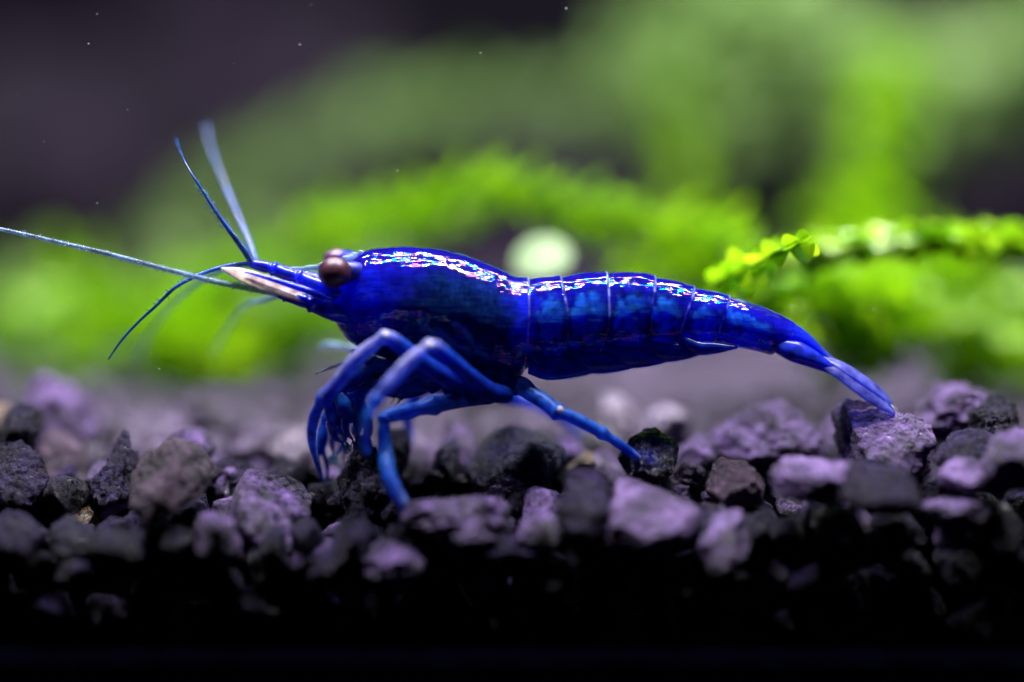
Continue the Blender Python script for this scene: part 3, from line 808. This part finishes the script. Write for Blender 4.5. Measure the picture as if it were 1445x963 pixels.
def limb(name, pts, mat, n=60, sides=14, parent=shrimp, rings=0, ring_amp=0.0, joints=(), flat=1.0, hairs=None, tint=None):
    """pts: (px, py, Y, radius px); joints: list of point indices that swell a little"""
    S = np.array(catmull(pts, n))
    P = [at(a, b, c) for a, b, c, d in S]
    R = [max(0.25, d) / 100 for a, b, c, d in S]
    seg = len(pts) - 1
    for j in joints:
        k = j / seg * (n - 1)
        for i in range(n):
            R[i] *= 1 + 0.28 * math.exp(-((i - k) / (n * 0.018)) ** 2) - 0.14 * math.exp(-((i - k - n * 0.05) / (n * 0.02)) ** 2)
    if rings:
        for i in range(n):
            R[i] *= 1 + ring_amp * math.cos(2 * math.pi * rings * i / (n - 1))
    mb = MB(); tube(mb, P, R, sides, flat)
    if hairs:
        rs = np.random.RandomState(len(pts) * 31 + n)
        cnt, h0, h1, ln = hairs
        for _ in range(cnt):
            i = int((h0 + (h1 - h0) * rs.rand()) * (n - 2))
            t = (P[i + 1] - P[i]).normalized()
            v = Vector(rs.normal(size=3)) + Vector((0, -0.4, 0)); v = (v - t * v.dot(t)).normalized()
            b = P[i] + v * R[i] * 0.8
            tube(mb, [b, b + v * ln * 0.5 + t * ln * 0.15, b + v * ln + t * ln * 0.5], [0.006, 0.005, 0.002], 4)
    me = mb.mesh(name)
    if tint:                                       # colour of the shell along the limb
        ks = np.linspace(0, n - 1, len(tint)); T = np.array(tint)
        g = np.stack([np.interp(np.arange(n), ks, T[:, q]) for q in range(4)], 1)
        A = np.repeat(g, sides, 0)
        rest = len(me.vertices) - len(A)
        A = np.vstack([A, g[:1], g[-1:]] + ([np.repeat(g[n // 2:n // 2 + 1], rest - 2, 0)] if rest > 2 else []))
        ca = me.color_attributes.new('pigment', 'FLOAT_COLOR', 'POINT'); ca.data.foreach_set('color', A.astype(np.float32).ravel())
    return link(name, me, M[mat], parent)
def bead(name, px, py, Y, rpx, mat, parent=shrimp, sq=(1, 1, 1), rot=(0, 0, 0)):
    V = ICO[4][0] * rpx / 100 * np.array(sq)
    R = np.array(Euler(rot).to_matrix()); V = V @ R.T + np.array(at(px, py, Y))
    return link(name, mesh(name, V.tolist(), ICO[4][1]), M[mat], parent)

# eyes on short stalks
eye = bead('eye', 472, 384.5, -0.54, 24, 'eye', sq=(0.97, 0.95, 0.90))
limb('eye_stalk', [(525, 388, -0.20, 10), (512, 385, -0.26, 12), (500, 384, -0.34, 15), (488, 384.5, -0.42, 15)], 'stalk', n=24, sides=24)
feye = bead('eye', 475, 364, 0.62, 17, 'eye_far', sq=(1.1, 0.9, 0.7))
limb('eye_stalk', [(512, 376, 0.22, 12), (498, 370, 0.40, 14), (486, 366, 0.52, 13)], 'peduncle', n=20, sides=16)
# rostrum: clear toothed beak
def rostrum():
    up = [(530, 352), (515, 355.5), (508, 352), (505, 357), (497, 356), (494, 361), (484, 361), (480, 365), (470, 366), (465, 369.5), (452, 371), (446, 374), (434, 374.5), (428, 377), (416, 376.5), (408, 378)]
    lo = [(530, 372), (512, 374), (498, 376), (484, 377), (470, 379), (458, 381), (448, 383.5), (440, 382), (430, 384), (424, 381.5), (416, 380.5), (408, 379)]
    n = 60
    U = np.array(up); Lo = np.array(lo)
    V = []; F = []
    for k in range(n):
        x = 530 - (530 - 408) * k / (n - 1)
        yu = np.interp(-x, -U[:, 0], U[:, 1]); yl = np.interp(-x, -Lo[:, 0], Lo[:, 1])
        ym = yu * 0.45 + yl * 0.55
        for q, (yy, ww) in enumerate(((yu, 0.7), (yu * .7 + ym * .3, 1.4), (ym, 3.6), (yl * .7 + ym * .3, 1.6), (yl, 0.8))):
            ww *= min(1, (x - 404) / 60) + 0.15
            p = at(x, yy, 0)
            V.append((p.x, -ww / 100, p.z))
        for q, (yy, ww) in enumerate(((yl, 0.8), (yl * .7 + ym * .3, 1.6), (ym, 3.6), (yu * .7 + ym * .3, 1.4), (yu, 0.7))):
            ww *= min(1, (x - 404) / 60) + 0.15
            p = at(x, yy, 0)
            V.append((p.x, ww / 100, p.z))
    for k in range(n - 1):
        for q in range(10):
            q2 = (q + 1) % 10
            F.append((k * 10 + q, k * 10 + q2, (k + 1) * 10 + q2, (k + 1) * 10 + q))
    link('rostrum', mesh('rostrum', V, F), M['clear'], shrimp)
rostrum()

# antennules: three-jointed bases with two whips each
limb('antennule', [(482, 414, -0.28, 11), (462, 408, -0.30, 12), (440, 401, -0.30, 11.5), (421, 392, -0.30, 9.5), (404, 387, -0.30, 9), (386, 380, -0.30, 8.2), (370, 376, -0.30, 8), (353, 372, -0.30, 5.5)], 'peduncle', n=90, joints=(3, 5))
limb('antennule', [(478, 404, 0.28, 10), (450, 398, 0.30, 11), (421, 390, 0.30, 9), (388, 380, 0.30, 8), (357, 371, 0.30, 5)], 'peduncle', n=70, joints=(2, 3))
limb('antennule_whip', [(356, 371, -0.30, 5.2), (340, 347, -0.32, 4.6), (322, 323, -0.34, 3.6), (303, 296, -0.33, 2.6), (285, 268, -0.30, 2.0), (266, 238, -0.2, 1.4), (254, 213, 0.3, 1.0), (248, 195, 0.8, 0.7)], 'flagellum', n=220, rings=70, ring_amp=0.10, hairs=(46, 0.3, 0.62, 0.06))
limb('antennule_whip', [(360, 369, 0.40, 5.0), (352, 344, 0.75, 4.6), (340, 315, 1.1, 4.0), (325, 280, 1.5, 3.4), (308, 238, 1.9, 2.6), (297, 205, 2.3, 1.9), (290, 175, 2.7, 1.2)], 'flagellum', n=160, rings=50, ring_amp=0.08)
limb('antennule_whip', [(354, 372, -0.32, 3.6), (325, 375, -0.34, 3.4), (298, 382, -0.36, 3.0), (270, 393, -0.36, 2.8), (245, 408, -0.36, 2.5), (220, 432, -0.36, 2.2), (195, 455, -0.34, 1.9), (172, 480, -0.3, 1.6), (153, 507, -0.3, 1.1)], 'flagellum', n=240, rings=60, ring_amp=0.10, hairs=(22, 0.3, 0.7, 0.05))
limb('antennule_whip', [(357, 373, 0.40, 3.6), (320, 379, 0.7, 3.4), (285, 396, 1.0, 3.2), (250, 424, 1.4, 3.0), (220, 458, 1.9, 2.6), (200, 490, 2.4, 2.0), (190, 515, 2.8, 1.4)], 'flagellum_clear', n=160, rings=40, ring_amp=0.08)
# antennae
limb('antenna_base', [(505, 452, -0.18, 11), (470, 441, -0.36, 12.5), (440, 429, -0.42, 11), (418, 421, -0.42, 9.5), (402, 417, -0.42, 8), (393, 415, -0.42, 5.5)], 'peduncle', n=60, joints=(2, 4))
limb('antenna', [(398, 416, -0.42, 5.4), (372, 411, -0.44, 4.8), (340, 405, -0.46, 4.5), (300, 397, -0.46, 4.2), (260, 387, -0.44, 4.0), (210, 374, -0.40, 3.7), (150, 358, -0.35, 3.4), (90, 344, -0.30, 3.1), (30, 330, -0.25, 2.8), (-40, 315, -0.2, 2.4)], 'antenna', n=760, rings=150, ring_amp=0.16, sides=10, hairs=(190, 0.1, 1.0, 0.035))
limb('antenna_base', [(476, 440, 0.34, 10), (440, 426, 0.42, 9), (402, 416, 0.46, 7), (392, 413, 0.46, 4.5)], 'peduncle', n=40, joints=(1, 2))
limb('antenna', [(398, 415, 0.46, 4.5), (372, 424, 0.8, 3.6), (350, 430, 1.2, 3.0), (330, 450, 1.8, 2.4), (300, 500, 2.6, 1.6)], 'antenna', n=200, rings=50, ring_amp=0.1)
# scales of the antennae: cream blades with a blue rim
def scale_blade(dy, matn):
    V, F = blade([(452, 424, -0.40 * dy), (425, 418, -0.46 * dy), (395, 407, -0.48 * dy), (365, 397, -0.48 * dy), (335, 386, -0.46 * dy), (312, 379, -0.42 * dy)], [5, 11, 13, 13, 9, 1.5], 0, n=30, m=6, thick=0.022, cup=0.10, side_dir=(0.15, -0.55 * dy, -0.8))
    o = link('antennal_scale', mesh('antennal_scale', V, F), M[matn], shrimp)
    return o
sc1 = scale_blade(1, 'cream'); sc2 = scale_blade(-1, 'clear')
limb('scale_rim', [(458, 421, -0.50, 5.0), (440, 413, -0.55, 5.2), (420, 406, -0.56, 4.6), (395, 398, -0.56, 3.8), (375, 392, -0.55, 3.0), (358, 387, -0.53, 2.0), (345, 384, -0.52, 1.2)], 'peduncle', n=50, parent=shrimp)

# walking legs
DEEP = (0.005, 0.028, 0.30, 0.82); MIDB = (0.009, 0.06, 0.40, 0.68); LAV = (0.42, 0.42, 0.92, 0.48); TEAL = (0.014, 0.10, 0.44, 0.66); PALEB = (0.30, 0.42, 0.85, 0.55)
TINT = {'leg_pale': (DEEP, DEEP, MIDB, LAV, LAV, MIDB, TEAL, PALEB), 'leg': (DEEP, MIDB, TEAL, TEAL, TEAL, TEAL, MIDB, PALEB)}
def leg(pts, mat, joints=(), n=90, flat=1.0, knee=None):
    o = limb('walking_leg', pts, 'leg_pigment', n=n, joints=joints, flat=flat, tint=TINT[mat])
    if knee is not None:
        a, b, c, d = pts[knee]
        q = link_sub('knee', a + 1, b - 2, c - 0.05, d * 0.72, o)
    return o
def link_sub(name, px, py, Y, r, parent):
    V = ICO[3][0] * r / 100 + np.array(at(px, py, Y))
    o = bpy.data.objects.new(name, mesh(name, V.tolist(), ICO[3][1])); col.objects.link(o)
    o.data.materials.append(M['joint']); o.parent = parent
    return o
# bent leg with the high knee
leg([(700, 552, -0.45, 14), (660, 545, -0.65, 14), (622, 528, -0.85, 13), (580, 500, -1.0, 12), (556, 481, -1.08, 10.5), (543, 476, -1.12, 8.5), (525, 488, -1.12, 9.5), (500, 510, -1.1, 10.5), (478, 538, -1.0, 10.5), (458, 562, -0.9, 10), (445, 585, -0.8, 8.5), (440, 612, -0.7, 7), (443, 638, -0.6, 5), (453, 672, -0.5, 2)], 'leg_pale', joints=(5, 9), n=150, knee=5)
leg([(716, 556, -0.45, 13), (690, 552, -0.7, 13.5), (662, 532, -1.0, 12.5), (632, 505, -1.3, 11), (616, 491, -1.42, 10), (606, 489, -1.48, 8.5), (590, 500, -1.55, 9), (570, 518, -1.6, 9.5), (548, 543, -1.7, 9.5), (530, 566, -1.8, 9), (520, 590, -1.9, 8), (516, 618, -1.9, 6), (518, 640, -1.8, 3)], 'leg_pale', joints=(5, 9), n=150, knee=5)
# lower bent leg whose foot comes forward
leg([(690, 558, -0.35, 13), (664, 561, -0.5, 13), (640, 566, -0.6, 12), (612, 572, -0.7, 12), (578, 580, -0.8, 11.5), (552, 586, -0.88, 10.5), (543, 592, -0.92, 8.5), (542, 610, -0.98, 9), (544, 640, -1.1, 11), (548, 668, -1.3, 11.5), (557, 690, -1.45, 10.5), (568, 708, -1.55, 8.5), (578, 726, -1.6, 4)], 'leg', joints=(3, 6), n=150)
# rear leg reaching back to the glossy stone
leg([(712, 545, -0.30, 15), (735, 545, -0.32, 14), (750, 556, -0.48, 11.5), (766, 566, -0.6, 11), (787, 581, -0.72, 10.5), (800, 586, -0.74, 9), (825, 598, -0.74, 9), (850, 612, -0.72, 8), (875, 628, -0.68, 7), (896, 643, -0.62, 5.5), (909, 655, -0.56, 2.5)], 'leg', joints=(4, 7), n=130, knee=4)
# legs of the far side
leg([(690, 555, 0.40, 12), (720, 562, 0.8, 10), (750, 568, 1.2, 8), (790, 590, 1.7, 7), (820, 612, 2.0, 4)], 'leg_pale', joints=(2,), n=60)
leg([(650, 550, 0.40, 12), (610, 548, 0.8, 10), (585, 562, 1.1, 9), (575, 590, 1.3, 8), (580, 625, 1.3, 5)], 'leg', joints=(2,), n=60)
leg([(600, 540, 0.4, 12), (560, 530, 0.8, 10), (525, 540, 1.1, 9), (505, 575, 1.2, 8), (500, 610, 1.1, 4)], 'leg', joints=(2,), n=60)
# leg bases along the belly
for (x, y, rr) in ((612, 536, 22), (640, 545, 22), (668, 550, 21), (694, 551, 19), (714, 546, 15)):
    limb('leg_base', [(x + 2, y - 26, -0.30, rr * 0.8), (x, y - 6, -0.36, rr * 0.95), (x - 1, y + 6, -0.38, rr * 0.8), (x - 2, y + 15, -0.40, rr * 0.45)], 'leg_dark', n=24)
# small claws with brushes under the head
def claw(pts, Y, w):
    """pts: shoulder, elbow, wrist, palm end, finger tip (pixels); short stout segments"""
    (a, b, c, d, t) = pts
    m1 = ((a[0] + b[0]) / 2, (a[1] + b[1]) / 2); m2 = ((b[0] + c[0]) / 2, (b[1] + c[1]) / 2); m3 = ((c[0] + d[0]) / 2, (c[1] + d[1]) / 2)
    o = limb('claw_arm', [(a[0], a[1], Y + 0.2, w * .8), (m1[0], m1[1], Y + 0.05, w), (b[0], b[1], Y, w * .78), (m2[0], m2[1], Y - .02, w * 1.05), (c[0], c[1], Y - .04, w * .62), (m3[0], m3[1], Y - .05, w * 1.1), (d[0], d[1], Y - .05, w * .85)],
             'leg_pigment', n=80, joints=(2, 4), tint=(DEEP, DEEP, TEAL, DEEP, TEAL, (0.012, 0.10, 0.5, 0.9), TEAL))
    dx, dy = t[0] - d[0], t[1] - d[1]
    ln = math.hypot(dx, dy); nx, ny = -dy / ln, dx / ln
    for sgn in (-1, 1):
        q0 = (d[0] - dx * .25 + sgn * nx * w * .45, d[1] - dy * .25 + sgn * ny * w * .45)
        q1 = (d[0] + dx * .5 + sgn * nx * w * .75, d[1] + dy * .5 + sgn * ny * w * .75)
        q2 = (t[0] + sgn * nx * w * .2, t[1] + sgn * ny * w * .2)
        mb = MB()
        S = catmull([(*at(q0[0], q0[1], Y - .05), w * .5), (*at(q1[0], q1[1], Y - .06), w * .42), (*at(q2[0], q2[1], Y - .06), w * .12)], 16)
        tube(mb, [Vector(v[:3]) for v in S], [v[3] / 100 for v in S], 10)
        rs = np.random.RandomState(int(d[0]) + sgn + 5)
        tip = at(q2[0], q2[1], Y - .06)
        dirn = (at(t[0], t[1], Y) - at(d[0], d[1], Y)).normalized()
        for _ in range(18):
            v = (dirn + Vector(rs.normal(size=3)) * 0.28).normalized()
            tube(mb, [tip - v * 0.03, tip + v * 0.07, tip + v * 0.17], [0.006, 0.005, 0.002], 4)
        f = bpy.data.objects.new('claw_finger', mb.mesh('claw_finger')); col.objects.link(f)
        f.data.materials.append(M['leg']); f.parent = o
claw(((575, 530), (530, 515), (478, 548), (494, 592), (500, 620)), -0.42, 12)
claw(((565, 535), (525, 530), (466, 552), (474, 600), (486, 624)), -0.12, 12)
claw(((570, 545), (540, 530), (500, 556), (512, 598), (508, 622)), 0.12, 13)
claw(((560, 540), (520, 548), (488, 575), (480, 610), (472, 640)), 0.35, 11)
claw(((545, 525), (492, 535), (458, 590), (452, 640), (460, 680)), 0.30, 8)
# mouth limbs folded below the head
for k, (pts) in enumerate([[(600, 520), (570, 532), (540, 540), (515, 536), (500, 524)], [(620, 530), (590, 545), (565, 552), (540, 548), (520, 535)], [(575, 510), (548, 520), (525, 520), (508, 508), (498, 495)]]):
    for Yk in (-0.30 + 0.05 * k, 0.30):
        limb('mouth_limb', [(x, y, Yk, r_) for (x, y), r_ in zip(pts, (14, 14, 11, 8, 4))], 'leg_dark', n=40, joints=(2,), hairs=(30, 0.5, 1.0, 0.12))
limb('mouth_limb', [(530, 505, -0.2, 6), (500, 510, -0.25, 4), (470, 518, -0.3, 2.5), (445, 528, -0.4, 1.2)], 'clear', n=30)
limb('mouth_limb', [(520, 498, 0.5, 6), (490, 490, 0.9, 5), (462, 486, 1.2, 4), (450, 492, 1.4, 2)], 'clear', n=30)

# swimmerets folded back under the abdomen
for k, (x0, y0, x1, y1, wd) in enumerate([(757, 514, 860, 517, 16), (800, 506, 915, 512, 16), (856, 500, 962, 503, 15), (912, 494, 1000, 495, 13), (962, 488, 1040, 490, 9)]):
    for sg in (-1, 1):
        V, F = blade([(x0 - 8, y0 - 12, sg * 0.40), (x0 * .75 + x1 * .25, (y0 * .75 + y1 * .25) + 3, sg * 0.43), (x0 * .4 + x1 * .6, (y0 * .4 + y1 * .6) + 3, sg * 0.40), (x1, y1, sg * 0.34)], [7, wd, wd * 0.85, 2], 0, n=20, m=5, thick=0.03, cup=0.12 * -sg, side_dir=(0.0, 0.30 * -sg, -1))
        link('swimmeret', mesh('swimmeret', V, F), M['swimmer'], shrimp)
V, F = blade([(746, 520, -0.35), (775, 524, -0.42), (820, 520, -0.40), (870, 513, -0.36)], [8, 13, 10, 2], 0, n=20, thick=0.03, side_dir=(0, 0.2, -1))
link('swimmeret', mesh('swimmeret', V, F), M['swimmer'], shrimp)
# tail fan
for sg in (-1, 1):
    V, F = blade([(1090, 486, sg * 0.20), (1120, 494, sg * 0.27), (1150, 508, sg * 0.26), (1178, 524, sg * 0.22)], [8, 16, 12, 5], 0, n=20, m=6, thick=0.09, cup=0.1 * sg, side_dir=(0.35, 0.5 * -sg, 1))
    link('tail_fan_base', mesh('tail_fan_base', V, F), M['fan_blue'], shrimp)
    V, F = blade([(1150, 507, sg * 0.24), (1180, 524, sg * 0.32), (1210, 546, sg * 0.36), (1240, 568, sg * 0.36), (1262, 584, sg * 0.34)], [7, 9, 10, 9, 3], 0, n=26, m=6, thick=0.022, cup=0.1 * sg, side_dir=(0.35, 0.8 * -sg, 0.8))
    link('tail_fan_blade', mesh('tail_fan_blade', V, F), M['fan'], shrimp)
    V, F = blade([(1150, 500, sg * 0.16), (1185, 516, sg * 0.24), (1215, 534, sg * 0.27), (1242, 554, sg * 0.26), (1258, 570, sg * 0.24)], [6, 9, 9, 8, 3], 0, n=26, m=6, thick=0.02, side_dir=(0.35, 0.9 * -sg, 0.7))
    link('tail_fan_blade', mesh('tail_fan_blade', V, F), M['fan'], shrimp)
mb = MB(); rs = np.random.RandomState(3)
for k in range(16):
    a = at(1222 + k * 2.2, 536 + k * 2.2, -0.1 + rs.uniform(-.2, .2)); d = Vector((0.10 + rs.uniform(0, .06), 0, -0.09 - rs.uniform(0, .08)))
    tube(mb, [a, a + d * .6, a + d * 1.1 + Vector((0, 0, -.02))], [0.008, 0.006, 0.002], 4)
link('tail_bristles', mb.mesh('tail_bristles'), M['speck'], shrimp)['kind'] = 'stuff'

# ------------------------------------------------------------------ specks drifting in the water
def specks():
    rs = np.random.RandomState(8)
    known = [(137, 287, 1.2), (180, 155, 1.1), (125, 62, 1.4), (62, 200, .8), (137, 20, 1.0), (423, 63, 1.4), (561, 241, 1.6), (799, 12, 2.0), (678, 75, 1.2), (1031, 105, 1.0), (1233, 437, 1.5), (225, 521, 1.2), (780, 231, .8), (1418, 540, .9), (330, 90, .7)]
    mb = MB()
    V0, F0 = ICO[2]
    for px, py, r in known:
        Y = -0.3 + rs.uniform(-.15, .25)
        mb.add([tuple(v) for v in (V0 * r * 0.6 / 100 * rs.uniform(.7, 1.2, 3) + np.array(at(px, py, Y)))], F0)
    for _ in range(40):
        Y = rs.uniform(-1.5, 4)
        r = rs.uniform(.3, .6)
        mb.add([tuple(v) for v in (V0 * r / 100 + np.array(at(rs.uniform(0, 1445), rs.uniform(0, 540), Y)))], F0)
    o = link('drifting_specks', mb.mesh('drifting_specks'), M['speck'])
    tag(o, 'tiny white specks drifting in the water', 'specks', kind='stuff')
specks()
